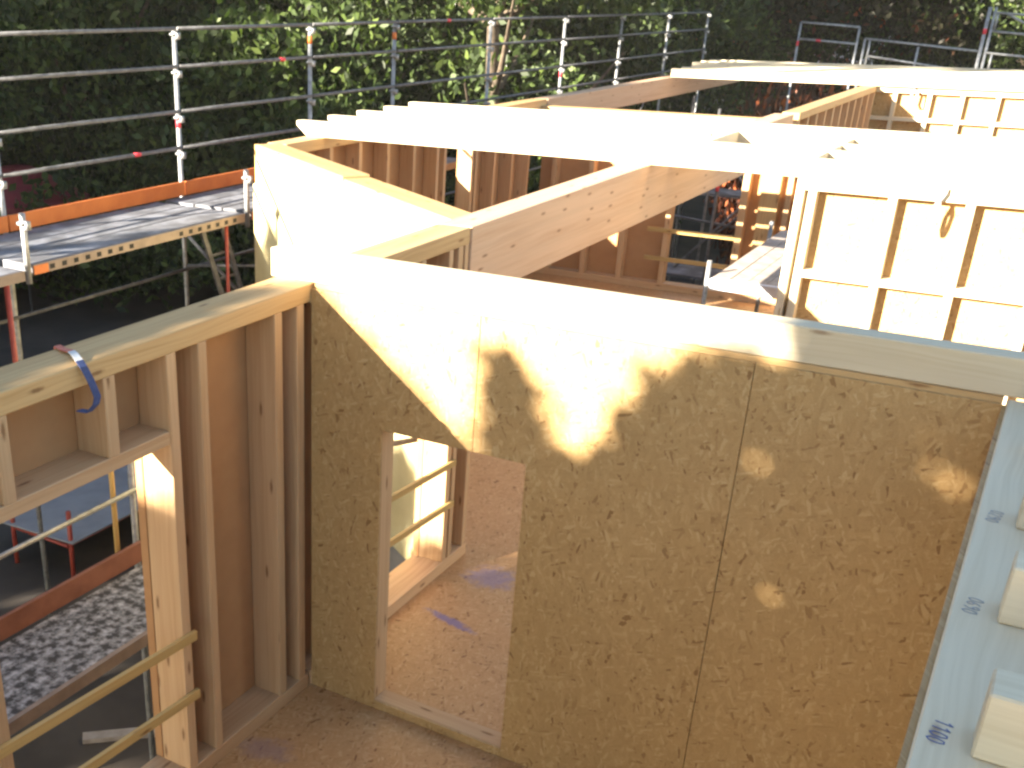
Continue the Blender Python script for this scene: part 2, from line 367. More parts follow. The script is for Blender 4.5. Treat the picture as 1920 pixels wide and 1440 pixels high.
# ------------------------------------------------------------------ right wall under the camera
PR = wallframe((3.115, 0), (0, 1), (-1, 0))
r = thing('timber_wall', (3.2, -2, FZ), 'wall whose broad pale top plate carries blue pencil numbers beside the near joist ends', 'wall')
build('top_plate', wb(PR, -5.5, -.002, 0, .26, PB, H), M_joist, r, .005)
build('osb_panel', MB().prism([(-5.5, FZ+.002), (-.002, FZ+.002), (-.002, ZT), (-5.5, ZT)], wallframe((3.100, 0), (0, 1), (-1, 0)), 0, .0145), M_osb, r)
for y in (-.06, -.7, -1.3, -1.9, -2.5, -3.1, -3.8, -4.5, -5.2): build('stud', wb(PR, y, y+.06, .001, .2, BZ, PB, 2), M_stud, r, BV)
build('bottom_plate', wb(PR, -5.5, -.002, 0, .2, FZ+.001, BZ), M_stud, r, BV)
DIG = {'0': [[(.3,0),(.08,.2),(.05,.55),(.2,.95),(.45,.98),(.6,.7),(.58,.25),(.3,0)]], '1': [[(.1,.72),(.38,1),(.3,0)]],
       '6': [[(.5,.95),(.2,.7),(.06,.3),(.25,.02),(.52,.15),(.5,.42),(.25,.5),(.1,.35)]], '9': [[(.55,.75),(.35,.55),(.1,.65),(.12,.92),(.38,1),(.56,.8),(.5,.3),(.25,0)]],
       '2': [[(.08,.78),(.28,1),(.52,.82),(.4,.45),(.05,.02),(.6,.04)]]}
def pencil(body, x, y, size, mat, parent, rz):
    mb = MB(); c, s_ = math.cos(rz), math.sin(rz)
    for i, ch in enumerate(body):
        for line in DIG[ch]:
            pts = [Vector((x + (px*.95+i*.78-1.5)*size*c - (py-.5)*size*1.15*s_, y + (px*.95+i*.78-1.5)*size*s_ + (py-.5)*size*1.15*c, H+.0012)) for px, py in line]
            for p, q in zip(pts[:-1], pts[1:]): mb.beam(p, q, .0026, .0006)
    return build('pencil_number', mb, mat, parent)
for body, y, x, mt in (('1100', -2.41, 3.156, M_ink_b), ('0690', -1.80, 3.160, M_ink_g), ('0290', -1.19, 3.160, M_ink_g)):
    pencil(body, x, y, .030, mt, r, -math.pi/2-.12)

# ------------------------------------------------------------------ joists
JH = .15; JW = .115; JG = 'ceiling joists'
def joist(x0, x1, y, label, z=H+.001, w=JW, h=JH, bevelcut=0.0, mat=None):
    mb = MB()
    if bevelcut:
        Pj = wallframe((0, y), (1, 0), (0, -1)); z1 = z+h
        n0 = [(x0, z1-.045), (x0+bevelcut, z), (x1, z), (x1, z1), (x0, z1)]
        mb.prism(n0, Pj, 0, w); mb.uv = [[(u, v) for u, v in f] for f in mb.uv]
    else: mb.box(x0, x1, y, y+w, z, z+h, 0)
    return tag(build('ceiling_joist', mb, mat or M_joist, None, .005), label, 'joist', JG)
joist(-.30, 7, .018, 'long pale joist lying on the OSB partition, end standing on the left stud wall')
for y, lab in ((-.63, 'joist end beside the partition at the right edge, mostly out of view'),
               (-1.25, 'shaded joist end on the numbered plate, farthest of the three in view'),
               (-1.86, 'shaded joist end on the numbered plate, middle one of the three'),
               (-2.47, 'shaded joist end on the numbered plate with a dark screw, nearest and largest')):
    j = joist(3.215, 7, y, lab)
    if y == -2.47:
        mb = MB(); mb.tube((3.285, y+.06, H+JH-.002), (3.285, y+.06, H+JH+.004), .009, 10); build('screw', mb, M_black, j)

Y3 = (5.35, 5.95, 6.55, 7.15, 7.75)
nm = ('first and nearest', 'second', 'third', 'fourth', 'fifth and farthest')
for i, y in enumerate(Y3):
    if i != 2: joist(-3.86, 8, y, f'sunlit joist of the middle ceiling, {nm[i]} of five stepped ends at left', bevelcut=.13, h=.15+.005*i)
    else: joist(-3.86, .14, y, f'sunlit joist of the middle ceiling, {nm[i]} of five stepped ends, cut short at the opening', bevelcut=.13, h=.15+.005*i)
joist(1.33, 8, Y3[2], 'sunlit joist starting at the right edge of the ceiling opening')
def trim(x0, x1, y0, y1, lab):
    return tag(build('trimmer', MB().box(x0, x1, y0, y1, H+.001, H+JH-.002, 1), M_joist, None, .004), lab, 'trimmer', 'trimmers between the joists')
trim(.142, .26, Y3[1]+JW+.002, Y3[3]-.002, 'long trimmer on the left side of the ceiling opening, shaded on its right')
trim(1.21, 1.328, Y3[1]+JW+.002, Y3[2]+.2, 'short trimmer right of the ceiling opening, middle of three')
trim(1.21, 1.328, Y3[0]+JW+.002, Y3[1]-.002, 'short trimmer right of the ceiling opening, nearest of three')
trim(1.21, 1.328, Y3[2]+.21, Y3[3]-.002, 'short trimmer right of the ceiling opening, farthest of three')
Y5 = [17.1 + .62*i for i in range(7)]
onm = ('first and nearest', 'second', 'third', 'fourth', 'fifth', 'sixth', 'seventh and farthest')
for i, y in enumerate(Y5): joist(-3.55 if i < 4 else -3.9, 9, y, f'dappled joist of the far ceiling, {onm[i]} of seven')

# ------------------------------------------------------------------ bay wall (W2)
dd = (B2-A2).normalized(); nn = Vector((dd.y, -dd.x, 0))   # faces the camera
PB2 = wallframe(A2, dd, nn); L2 = (B2-A2).length
b = thing('bay_wall', A2 + dd*1.8, 'slanting sunlit wall with white blown out cladding and an orange top plate in two lengths', 'wall')
b.location.z = FZ
build('top_plate', wb(PB2, .06, 2.28, .012, .26, PB, H+.018), M_plate, b, .006)
build('top_plate', wb(PB2, 2.30, L2+.05, .012, .26, PB, H-.003), M_plate, b, .006)
build('bottom_plate', wb(PB2, 0, L2, .03, .26, FZ+.001, BZ), M_stud, b)
build('cladding', MB().prism([(.0, FZ-.3), (L2+.02, FZ-.3), (L2+.02, H-.03), (.13, H-.03), (.12, 2.28), (.10, 2.1), (.0, 2.08)], PB2, -.012, .010), M_facing, b, .002)
build('corner_post', wb(PB2, .0, .13, .011, .26, BZ, H+.01, 2), M_batten, b, .004)
for s in (.7, 1.3, 1.95, 2.6, 3.2, 3.8): build('stud', wb(PB2, s, s+.06, .012, .22, BZ, PB, 2), M_stud, b, BV)
build('sheathing', wb(PB2, .1, L2-.1, .225, .25, BZ, PB-.002, 0), M_fibre, b)
# ------------------------------------------------------------------ glulam over the open side of the bay
gl = tag(build('glulam_beam', MB().box(-.265, -.022, 1.84, 10.997, 1.955, H, 1), M_glulam, None, .006), 'deep pinkish glulam beam crossing above the open room towards the middle joists', 'beam')

# ------------------------------------------------------------------ outer wall of the bay wing (W3)
PW3 = wallframe((-3.5, 0), (0, 1), (1, 0))
w3 = thing('timber_wall', (-3.5, 7.5, FZ), 'outer stud wall of the bay wing seen from inside below the stepped joist ends', 'wall')
build('top_plate', wb(PW3, 4.66, 11.2, 0, .24, PB-.02, H), M_plate, w3, .005)
build('bottom_plate', wb(PW3, 4.66, 11.2, 0, .24, FZ+.001, BZ), M_stud, w3)
for y in (4.9, 5.46, 6.05, 6.66, 7.28, 7.88, 8.08, 8.86, 8.98, 9.55, 10.13, 10.7): stud(PW3, w3, y, y+.065, .003, .19, z1=PB-.02)
build('header', wb(PW3, 8.146, 8.858, .004, .19, 2.15, 2.215), M_stud, w3)
fb = MB()
for s0, s1, z0, z1 in ((4.67, 8.1, BZ, PB-.02), (8.1, 8.9, 2.16, PB-.02), (8.9, 11.2, BZ, PB-.02)): wb(PW3, s0, s1, .193, .24, z0, z1-.001, 0, fb)
build('sheathing', fb, M_fibre, w3)
fg = tag(build('glulam_beam', MB().box(-3.73, -3.5, 11.26, 22.0, 2.11, H, 1), M_glulam, None, .006), 'far greyish brown glulam beam running along the outer side towards the far joists', 'beam')

# ------------------------------------------------------------------ cross wall at the end of the wing (P4)
H4 = 2.37; PB4 = H4-PT
P4 = wallframe((0, 11), (1, 0), (0, -1))
p4 = thing('timber_wall', (-1.5, 11, FZ), 'stud wall below the glulam beam with a tall opening looking out on the scaffold', 'wall')
build('top_plate', wb(P4, -3.5, -.27, 0, .22, PB4, H4), M_plate, p4, .005)
build('bottom_plate', wb(P4, -3.5, .6, 0, .22, FZ+.001, BZ), M_stud, p4)
for x in (-3.25, -2.68, -2.12, -1.49, .05, .2, .42): build('stud', wb(P4, x, x+.07, .003, .17, BZ, PB4 if x < 0 else 1.95, 2), M_stud, p4, BV)
build('stud', wb(P4, -.52, -.43, .003, .17, BZ, PB4, 2), M_stud, p4, BV); build('post', wb(P4, -.27, -.03, .003, .17, BZ, 1.953, 2), M_plate, p4, BV)
build('header', wb(P4, -1.418, -.522, .004, .17, 1.9, 1.97), M_stud, p4)
fb = MB()
for s0, s1, z0, z1 in ((-3.49, -1.45, BZ, PB4), (-1.45, -.49, 1.91, PB4), (-.49, -.27, BZ, PB4), (-.27, .6, BZ, 1.95)): wb(P4, s0, s1, .173, .22, z0, z1-.001, 0, fb)
build('sheathing', fb, M_fibre, p4)
for z in (.82, .42): build('guard_batten', MB().beam((-1.72, 10.986, z), (-.42, 10.986, z), .024, .06), M_batten, p4, .002)

# ------------------------------------------------------------------ wall beyond (Y10) and the OSB stud walls P2, P3
P10 = wallframe((0, 0), (0, 1), (1, 0))
w10 = thing('timber_wall', (0, 13, FZ), 'stud wall in shade running away beyond the ceiling opening to the far OSB wall', 'wall')
build('top_plate', wb(P10, 11.23, 17.18, 0, .22, PB, H), M_plate, w10, .005)
build('bottom_plate', wb(P10, 11.23, 17.18, 0, .22, FZ+.001, BZ), M_stud, w10)
y = 11.24
while y < 17.1:
    stud(P10, w10, y, y+.07, .003, .18); y += .58
build('sheathing', wb(P10, 11.24, 17.17, .183, .22, BZ, PB-.001, 0), M_fibre, w10)

def osbwall(yf, x0, x1, studs, noggin, name_label, depth=.13):
    P = wallframe((0, yf), (1, 0), (0, -1))
    t = thing('osb_stud_wall', (x0+1, yf, FZ), name_label, 'wall')
    build('top_plate', wb(P, x0, x1, 0, depth, PB-.005, H), M_joist, t, .004)
    build('bottom_plate', wb(P, x0, x1, 0, depth, FZ+.001, BZ), M_joist, t)
    for a in studs: build('stud', wb(P, a, a+.065, .002, depth, BZ, PB-.005, 2), M_joist, t, .003)
    ss = sorted(studs)
    for a, c in zip(ss[:-1], ss[1:]):
        if c-a > .12: build('noggin', wb(P, a+.066, c-.001, .001, depth, noggin-.03, noggin+.03, 0), M_joist, t, .003)
    build('osb_panel', MB().prism([(x0, FZ+.002), (x1, FZ+.002), (x1, H-.002), (x0, H-.002)], P, depth+.001, depth+.019), M_osb, t)
    return t
osbwall(5.38, 1.225, 8, [1.225, 1.325, 1.935, 2.49, 3.05, 3.62, 4.2, 4.8, 5.4, 6, 6.6, 7.2, 7.9], 1.66, 'brightly sunlit stud and OSB wall on the right under the middle joists')
osbwall(17.2, -.15, 9, [-.22+.08, .27, .80, 1.29, 1.81, 2.4, 3.0, 3.6, 4.2, 4.8, 5.4, 6, 7, 8], 1.93, 'farthest sunlit OSB and stud wall at the upper right under the far joists')

# ------------------------------------------------------------------ straps
def strap(pts_mat, side, label, w=.035):
    root = thing('ratchet_strap', pts_mat[0][0][0], label, 'strap')
    for pts, mat, nmn in pts_mat: build(nmn, MB().ribbon(pts, w, side), mat, root)
    return root
zt = H + .004; yw = -1.58
strap([([(-.285, yw+.05, zt-.06), (-.28, yw+.045, zt+.002), (-.22, yw+.02, zt+.004), (-.15, yw, zt+.012)], M_strap_r, 'red_end'),
       ([(-.15, yw, zt+.012), (-.10, yw-.03, zt+.016), (-.045, yw-.06, zt+.006)], M_strap_w, 'white_section'),
       ([(-.045, yw-.06, zt+.006), (-.012, yw-.07, zt-.012), (.006, yw-.055, zt-.07), (.02, yw-.04, zt-.14), (.018, yw-.05, zt-.17), (.0, yw-.075, zt-.20), (-.03, yw-.10, zt-.19)], M_strap_b, 'blue_loop')],
      (.15, 1, 0), 'blue and white strap looped over the left wall top plate', .034)
ys = 5.342
strap([([(2.33, ys+.006, H+.02), (2.325, ys-.012, H-.03), (2.30, ys-.014, H-.08)], M_strap_p, 'white_section'),
       ([(2.30, ys-.014, H-.08), (2.27, ys-.012, H-.17), (2.265, ys-.01, H-.27), (2.28, ys-.012, H-.33), (2.295, ys-.02, H-.27), (2.31, ys-.02, H-.15), (2.30, ys-.016, H-.09)], M_strap_g, 'grey_loop')],
      (1, 0, 0), 'grey and white strap hanging on the sunlit OSB wall at right', .034)
ys = 17.08
strap([([(.58, ys+.1, H+.0), (.575, ys, H-.04), (.56, ys-.005, H-.2), (.60, ys-.01, H-.27), (.655, ys-.01, H-.25), (.65, ys-.01, H-.08), (.60, ys, H-.03)], M_strap_g, 'grey_loop')],
      (1, 0, 0), 'small grey strap hanging on the farthest OSB wall', .045)

# ------------------------------------------------------------------ work platform behind the sunlit wall
wp = thing('work_platform', (.9, 7.2, FZ), 'grey plank work platform with a pale metal edge behind the sunlit wall end', 'platform')
for k in range(4): build('plank', MB().box(.30+k*.178, .30+k*.178+.174, 6.84, 9.86, 1.15, 1.20 - .003*(k % 2), 1), M_platform, wp, .004)
build('end_frame', MB().box(.29, 1.015, 6.78, 6.838, 1.085, 1.197, 0), M_white_al, wp, .006)
for x, y in ((.22, 6.95), (.22, 9.6), (.96, 6.95), (.96, 9.6)): build('leg', MB().tube((x, y, FZ), (x, y, 1.34 if x < .5 else 1.148), .024, 10), M_galv, wp, smooth=True)
for y in (6.95, 9.6): build('crossbar', MB().tube((.22, y, 1.1), (.96, y, 1.1), .02, 8), M_galv, wp, smooth=True)

# ------------------------------------------------------------------ scaffolds
def post(P_, z0, z1, parent, mat=M_galv, r=.0265, rosettes=(), bands=(), name='post'):
    mb = MB(); mb.tube((P_[0], P_[1], z0), (P_[0], P_[1], z1), r, 12)
    for z in rosettes:
        mb.tube((P_[0], P_[1], z-.012), (P_[0], P_[1], z+.012), r*1.9, 10); mb.box(P_[0]+r*.6, P_[0]+r*2.7, P_[1]-.02, P_[1]+.02, z-.05, z+.02)
    o = build(name, mb, mat, parent, smooth=True)
    for z, m_ in bands: build('marking_band', MB().tube((P_[0], P_[1], z-.045), (P_[0], P_[1], z+.045), r*1.07, 12), m_, o, smooth=True)
    return o
def rail(a, b_, parent, mat=M_galv, r=.0205, name='guard_rail', bands=()):
    o = build(name, MB().tube(a, b_, r, 10), mat, parent, smooth=True)
    a, b_ = Vector(a), Vector(b_); d = (b_-a).normalized()
    for t in bands:
        p = a.lerp(b_, t); build('marking_band', MB().tube(p-d*.05, p+d*.05, r*1.08, 10), M_pink, o, smooth=True)
    return o
XO = -5.2
sc = thing('scaffold', (XO, 8, GZ), 'long scaffold with galvanised posts, four guard rails and an orange toe board before the trees', 'scaffold')
YP = [-3.2, -.14, 2.43, 5.0, 7.57, 9.66, 12.72, 15.81, 18.8, 21.84, 24.9]
RZ = (3.475, 3.10, 2.645, 2.265)
for i, y in enumerate(YP):
    top = 3.46
    bands = [(3.3, M_orange)] if i in (4, 5) else ([(2.52, M_pink)] if i in (3,) else ([(2.5, M_pink)] if i in (4, 7) else []))
    post((XO, y), GZ, top, sc, rosettes=(3.42, 3.04, 2.58, 2.2), bands=bands)
for k, z in enumerate(RZ):
    for i in range(len(YP)-1):
        bd = {(3, 2): (.72,), (1, 3): (.75,), (0, 5): (.5,)}.get((k, i), ())
        rail((XO+.035, YP[i]+.02, z), (XO+.035, YP[i+1]-.02, z), sc, M_galv_dull, bands=bd)
for i in range(len(YP)-1):
    build('toe_board', MB().box(XO+.03, XO+.06, YP[i]+.01, YP[i+1]-.01, 1.755, 1.905, 1), M_orange, sc, .003)
    build('lower_guard_rail', MB().tube((XO+.035, YP[i], .92), (XO+.035, YP[i+1], .92), .0205, 8), M_galv_dull, sc, smooth=True)
# decks of the upper lift
for (y0, y1, dz, edge) in ((-1.55, 1.50, -.03, False), (1.60, 4.50, 0, True), (4.62, 7.5, 0, True), (7.6, 9.6, 0, False)):
    z = 1.75 + dz
    for (x0, x1) in ((-5.12, -4.72), (-4.70, -4.33), (-4.31, -3.95)):
        d_ = build('deck', MB().box(x0, x1, y0, y1, z-.07, z, 1), M_deck, sc, .004)
    e = MB().box(-3.948, -3.925, y0, y1, z-.085, z-.002, 1)
    if edge:
        hl = MB(); yy = y0+.18
        while yy < y1-.1:
            if not (y0+1.25 < yy < y0+1.75): hl.box(-3.9245, -3.923, yy, yy+.055, z-.065, z-.025)
            yy += .14
        e.v += [v for v in hl.v]; k0 = len(e.v)-len(hl.v); e.f += [[k0+i for i in f] for f in hl.f]; e.uv += hl.uv; e.mi += [1]*len(hl.f)
    ed = build('deck_edge', e, [M_deck_edge, M_black], sc)
    if edge: build('orange_end', MB().box(-3.9242, -3.921, y0+.0, y0+.16, z-.084, z-.01), M_orange, ed)
for y in (1.55, 4.56):
    post((-3.94, y), 1.6, 2.18, sc, M_galv, rosettes=(2.1,), bands=())
    build('transom', MB().tube((-3.94, y, 1.64), (XO, y, 1.64), .022, 8), M_galv_dull, sc, smooth=True)
post((-3.97, 1.33), -.3, 1.66, sc, M_red, r=.024, name='red_prop')
post((-3.97, 4.24), -.3, 1.66, sc, M_red, r=.019, name='red_prop')
build('brace', MB().tube((XO, 5.0, 1.35), (-3.95, 4.6, .75), .02, 8), M_galv_dull, sc, smooth=True)
build('brace', MB().tube((XO, 5.0, .95), (-3.95, 5.6, 1.0), .018, 8), M_galv_dull, sc, smooth=True)
for y in (7.57, 12.72, 18.8):
    build('brace', MB().tube((XO, y, -.2), (XO, y+2.0, 1.7), .02, 8), M_galv_dull, sc, smooth=True)
lad = thing('ladder', (-4.15, 4.2, -.3), 'leaning grey aluminium ladder under the scaffold deck', 'ladder')
la, lb = Vector((-4.08, 3.95, 1.74)), Vector((-3.98, 4.75, -.6)); ra = Vector((-4.08, 4.27, 1.74)); rb = Vector((-3.98, 5.1, -.6))
build('stile', MB().beam(la, lb, .03, .05), M_galv_dull, lad); build('stile', MB().beam(ra, rb, .03, .05), M_galv_dull, lad)
for k in range(9):
    t = .05+k*.11; build('rung', MB().tube(la.lerp(lb, t), ra.lerp(rb, t), .015, 8), M_galv_dull, lad, smooth=True)

# near scaffold seen through the window opening
nsf = thing('scaffold', (-2, -1, GZ), 'lower scaffold outside the near window with a mortar splashed white speckled deck', 'scaffold')
for y0, y1 in ((-4.6, -1.62), (-1.58, 1.0)):
    build('deck', MB().box(-2.30, -1.60, y0, y1, -.37, -.30, 1), M_deck_white, nsf, .004)
    build('deck_edge', MB().box(-1.598, -1.56, y0, y1, -.39, -.298, 1), M_deck_edge, nsf)
    build('toe_board', MB().box(-2.37, -2.335, y0, y1, -.30, -.13, 1), M_redbrown, nsf, .003)
    rail((-2.37, y0-.02, .31), (-2.37, y1+.02, .31), nsf)
    build('ledger', MB().tube((-1.5, y0, -1.6), (-1.5, y1, -1.6), .022, 8), M_galv_dull, nsf, smooth=True)
for y in (-4.62, -1.60, 1.02):
    post((-2.42, y), GZ, 1.2, nsf); post((-1.54, y), GZ, -.33, nsf, M_galv_dull)
    build('transom', MB().tube((-2.42, y, -.4), (-1.54, y, -.4), .022, 8), M_galv_dull, nsf, smooth=True)
post((-2.43, .82), -.3, 1.35, nsf, M_batten, r=.022, name='timber_upright')
build('brace', MB().tube((-1.54, -1.6, -.9), (-1.54, .9, -2.4), .018, 8), M_galv_dull, nsf, smooth=True)

pr_ = thing('steel_prop', (-.45, 1.5, -.3), 'dark steel prop seen through the doorway and the next room window', 'prop')
build('tube', MB().tube((-.45, 1.48, -.3), (-.45, 1.48, 1.25), .028, 10), M_galv_dull, pr_, smooth=True)
build('collar', MB().tube((-.45, 1.48, .86), (-.45, 1.48, .98), .042, 10), M_galv_dull, pr_, smooth=True)
build('cross_tube', MB().tube((-.62, 1.3, .93), (-.3, 1.75, .95), .022, 8), M_galv_dull, pr_, smooth=True)
# things on the ground outside the near window
sh = thing('site_trestle', (-6.3, 4.0, GZ), 'red framed trestle holding a grey sheet on the ground outside the window', 'trestle')
build('sheet', MB().hexa([(-7.3 + (1.55 if i & 1 else 0), 3.25 + (3.6 if i & 2 else 0) + (.1 if i & 1 else 0), GZ + .55 + (.02 if i & 4 else 0)) for i in range(8)], 1), M_sheet, sh)
for x, y in ((-6.8, 3.35), (-5.85, 3.4), (-6.8, 5.1), (-5.85, 5.15)): build('leg', MB().tube((x, y, GZ), (x+.02, y, GZ+.95), .03, 8), M_red, sh, smooth=True)
for y in (3.36, 5.12): build('crossbar', MB().tube((-6.8, y, GZ+.5), (-5.85, y, GZ+.5), .025, 8), M_red, sh, smooth=True)
build('crossbar', MB().tube((-5.85, 3.4, GZ+.5), (-5.85, 5.15, GZ+.5), .025, 8), M_red, sh, smooth=True)
for i, (x, y, a, L) in enumerate(((-3.2, .2, .5, 1.6), (-3.5, 1.2, .75, 1.9), (-2.9, -.4, 1.1, 1.2))):
    tag(build('timber_offcut', MB().beam((x, y, GZ+.03), (x+L*math.cos(a), y+L*math.sin(a), GZ+.03), .12, .05), M_platform), ('short thin plank lying on the soil below the scaffold', 'longest plank lying on the soil below the scaffold', 'plank on the soil nearest the window')[i], 'plank', 'planks on the ground')

# scaffold frames beyond the far joists
fs = thing('scaffold', (0, 22.5, GZ), 'far scaffold guard frames rising behind the far joists at the upper right', 'scaffold')
YF = 22.5
def fp(x0, z0, x1, z1, r=.024, nm='guard_rail', bands=()): return rail((x0, YF, z0), (x1, YF, z1), fs, r=r, name=nm, bands=bands)
fp(-2.52, GZ, -2.52, 3.33, nm='post', bands=(.93,)); fp(-1.33, GZ, -1.33, 3.25, nm='post')
fp(-2.52, 3.33, -1.33, 3.25); fp(-2.52, 3.0, -1.33, 2.92, bands=(.35,))
fp(-1.18, GZ, -1.18, 3.03, nm='post'); fp(-.14, GZ, -.14, 2.9, nm='post'); fp(-1.18, 3.03, 1.0, 2.84); fp(-1.1, 2.7, .9, 2.45); fp(-1.08, 2.5, -1.08, 3.02)
fp(1.0, GZ, 1.0, 3.66, r=.035, nm='post', bands=(.93,)); fp(1.1, GZ, 1.1, 3.66, r=.028, nm='post')
fp(1.1, 3.56, 3.2, 3.4); fp(1.1, 3.22, 3.2, 3.05); fp(1.1, 2.82, 3.2, 2.65); fp(1.32, 3.54, 2.2, 3.1, nm='brace'); fp(1.16, 3.24, 1.16, 3.55, nm='brace'); fp(1.22, 2.45, 1.22, 2.8, nm='brace')
fp(3.2, GZ, 3.2, 3.6, nm='post')
# tube scaffold seen through the opening of the end wall
cs = thing('scaffold', (-2, 15, GZ), 'dull tube scaffold in shade seen through the tall opening below the glulam', 'scaffold')
for x, y in ((-2.9, 14.5), (-1.6, 14.0), (-2.4, 16.5), (-.9, 15.2), (-3.6, 19)): post((x, y), GZ, 2.0, cs, M_galv_dull, bands=((1.0, M_pink),) if x == -1.6 else ())
for a, c in (((-3.2, 14.2, .55), (-.6, 14.3, .3)), ((-3.0, 15, -.5), (-.4, 15.2, -.9)), ((-2.9, 14.5, -1.2), (-.9, 15.2, 1.2)), ((-2.4, 16.5, 1.5), (-.9, 15.2, .2)), ((-1.6, 14, .2), (-.2, 15.6, 1.6)), ((-3.6, 19, .8), (-.9, 15.2, .9))):
    build('brace', MB().tube(a, c, .022, 8), M_galv_dull, cs, smooth=True)
build('deck', MB().box(-3.4, -.4, 14.2, 15.0, -.55, -.5, 0), M_deck, cs); build('deck', MB().box(-4.2, -.8, 17, 17.7, .4, .45, 0), M_deck, cs)

# ------------------------------------------------------------------ distant house, car, tarpaulin
def house(loc, L, D, hw, hr, rz, label):
    t = thing('house', loc, label, 'house', None); t.rotation_euler = (0, 0, 0)
    c, s = math.cos(rz), math.sin(rz); X = Vector((c, s, 0)); Y = Vector((-s, c, 0)); O = Vector(loc)
    Pn = lambda a, q, z: O + X*a + Y*q + Vector((0, 0, z))
    mb = MB().prism([(-L/2, 0), (L/2, 0), (L/2, hw), (0, hw+hr), (-L/2, hw)], Pn, 0, D); build('wall', mb, M_render, t)
    for sg in (-1, 1):
        build('roof', MB().hexa([Pn(sg*(0 if not i & 1 else L/2+.4), -.4 if not i & 2 else D+.4, (hw+hr+.02 if not i & 1 else hw-.35) + (.2 if i & 4 else .03)) for i in range(8)], 1), M_roof, t)
    for a in (-L/4, L/4):
        for z in (1.0, 3.6): build('window', MB().hexa([Pn(a + (.6 if i & 1 else -.6), -.03 if i & 2 else .02, z + (1.3 if i & 4 else 0)) for i in range(8)], 0), M_glass, t)
    return t
hx = CAM + Vector((math.sin(math.radians(-7.0)), math.cos(math.radians(-7.0)), 0))*75
house((hx.x, hx.y, GZ), 11, 9, 5.2, 3.6, .1, 'pale gabled house glimpsed through gaps in the trees at the upper right')
hx = CAM + Vector((math.sin(math.radians(-25)), math.cos(math.radians(-25)), 0))*80
house((hx.x, hx.y, GZ), 12, 9, 5.6, 3.6, -.3, 'pale house hidden behind the trees at the top centre')
cx_ = CAM + Vector((math.sin(math.radians(-14.6)), math.cos(math.radians(-14.6)), 0))*74
car = thing('parked_car', (cx_.x, cx_.y, GZ), 'silver parked car in the street seen under the far glulam beam', 'car')
Pc = lambda a, q, z: Vector((cx_.x + a*.95 - q*.3, cx_.y + a*.3 + q*.95, GZ+z))
build('body', MB().prism([(-2.1, .3), (2.1, .3), (2.15, .75), (1.2, .95), (.5, 1.45), (-1.0, 1.5), (-1.9, 1.0), (-2.15, .8)], Pc, -.85, .85), M_car, car, .05)
build('windscreen', MB().prism([(.62, 1.36), (1.15, .98), (1.18, 1.0), (.65, 1.39)], Pc, -.7, .7), M_glass, car)
build('side_window', MB().prism([(-1.5, 1.0), (.9, 1.0), (.42, 1.38), (-.9, 1.4)], Pc, -.862, -.851), M_glass, car)
for a in (-1.35, 1.35):
    wh = build('wheel', MB().tube(Pc(a, -.87, .32), Pc(a, -.62, .32), .32, 16), M_black, car); build('rim', MB().tube(Pc(a, -.885, .32), Pc(a, -.871, .32), .2, 12), M_galv, wh)
tx = CAM + Vector((math.sin(math.radians(-48.9)), math.cos(math.radians(-48.9)), 0))*25
par = thing('parasol', (tx.x, tx.y, GZ), 'dark red parasol at the far left behind the scaffold', 'parasol')
mb = MB(); n = 8; prof = ((0.0, .05), (.35, .0), (1.5, -.62), (1.5, -.74)); zc = .45
for rad, z in prof:
    for k in range(n): mb.v.append(Vector((tx.x+max(rad, .01)*math.cos(2*math.pi*k/n), tx.y+max(rad, .01)*math.sin(2*math.pi*k/n), zc+z)))
for j in range(len(prof)-1):
    for k in range(n): mb.f.append([j*n+k, j*n+(k+1) % n, (j+1)*n+(k+1) % n, (j+1)*n+k]); mb.mi.append(0); mb.uv.append([(0,0)]*4)
build('canopy', mb, M_tarp, par); build('pole', MB().tube((tx.x, tx.y, GZ), (tx.x, tx.y, zc+.02), .025, 8), M_galv_dull, par)

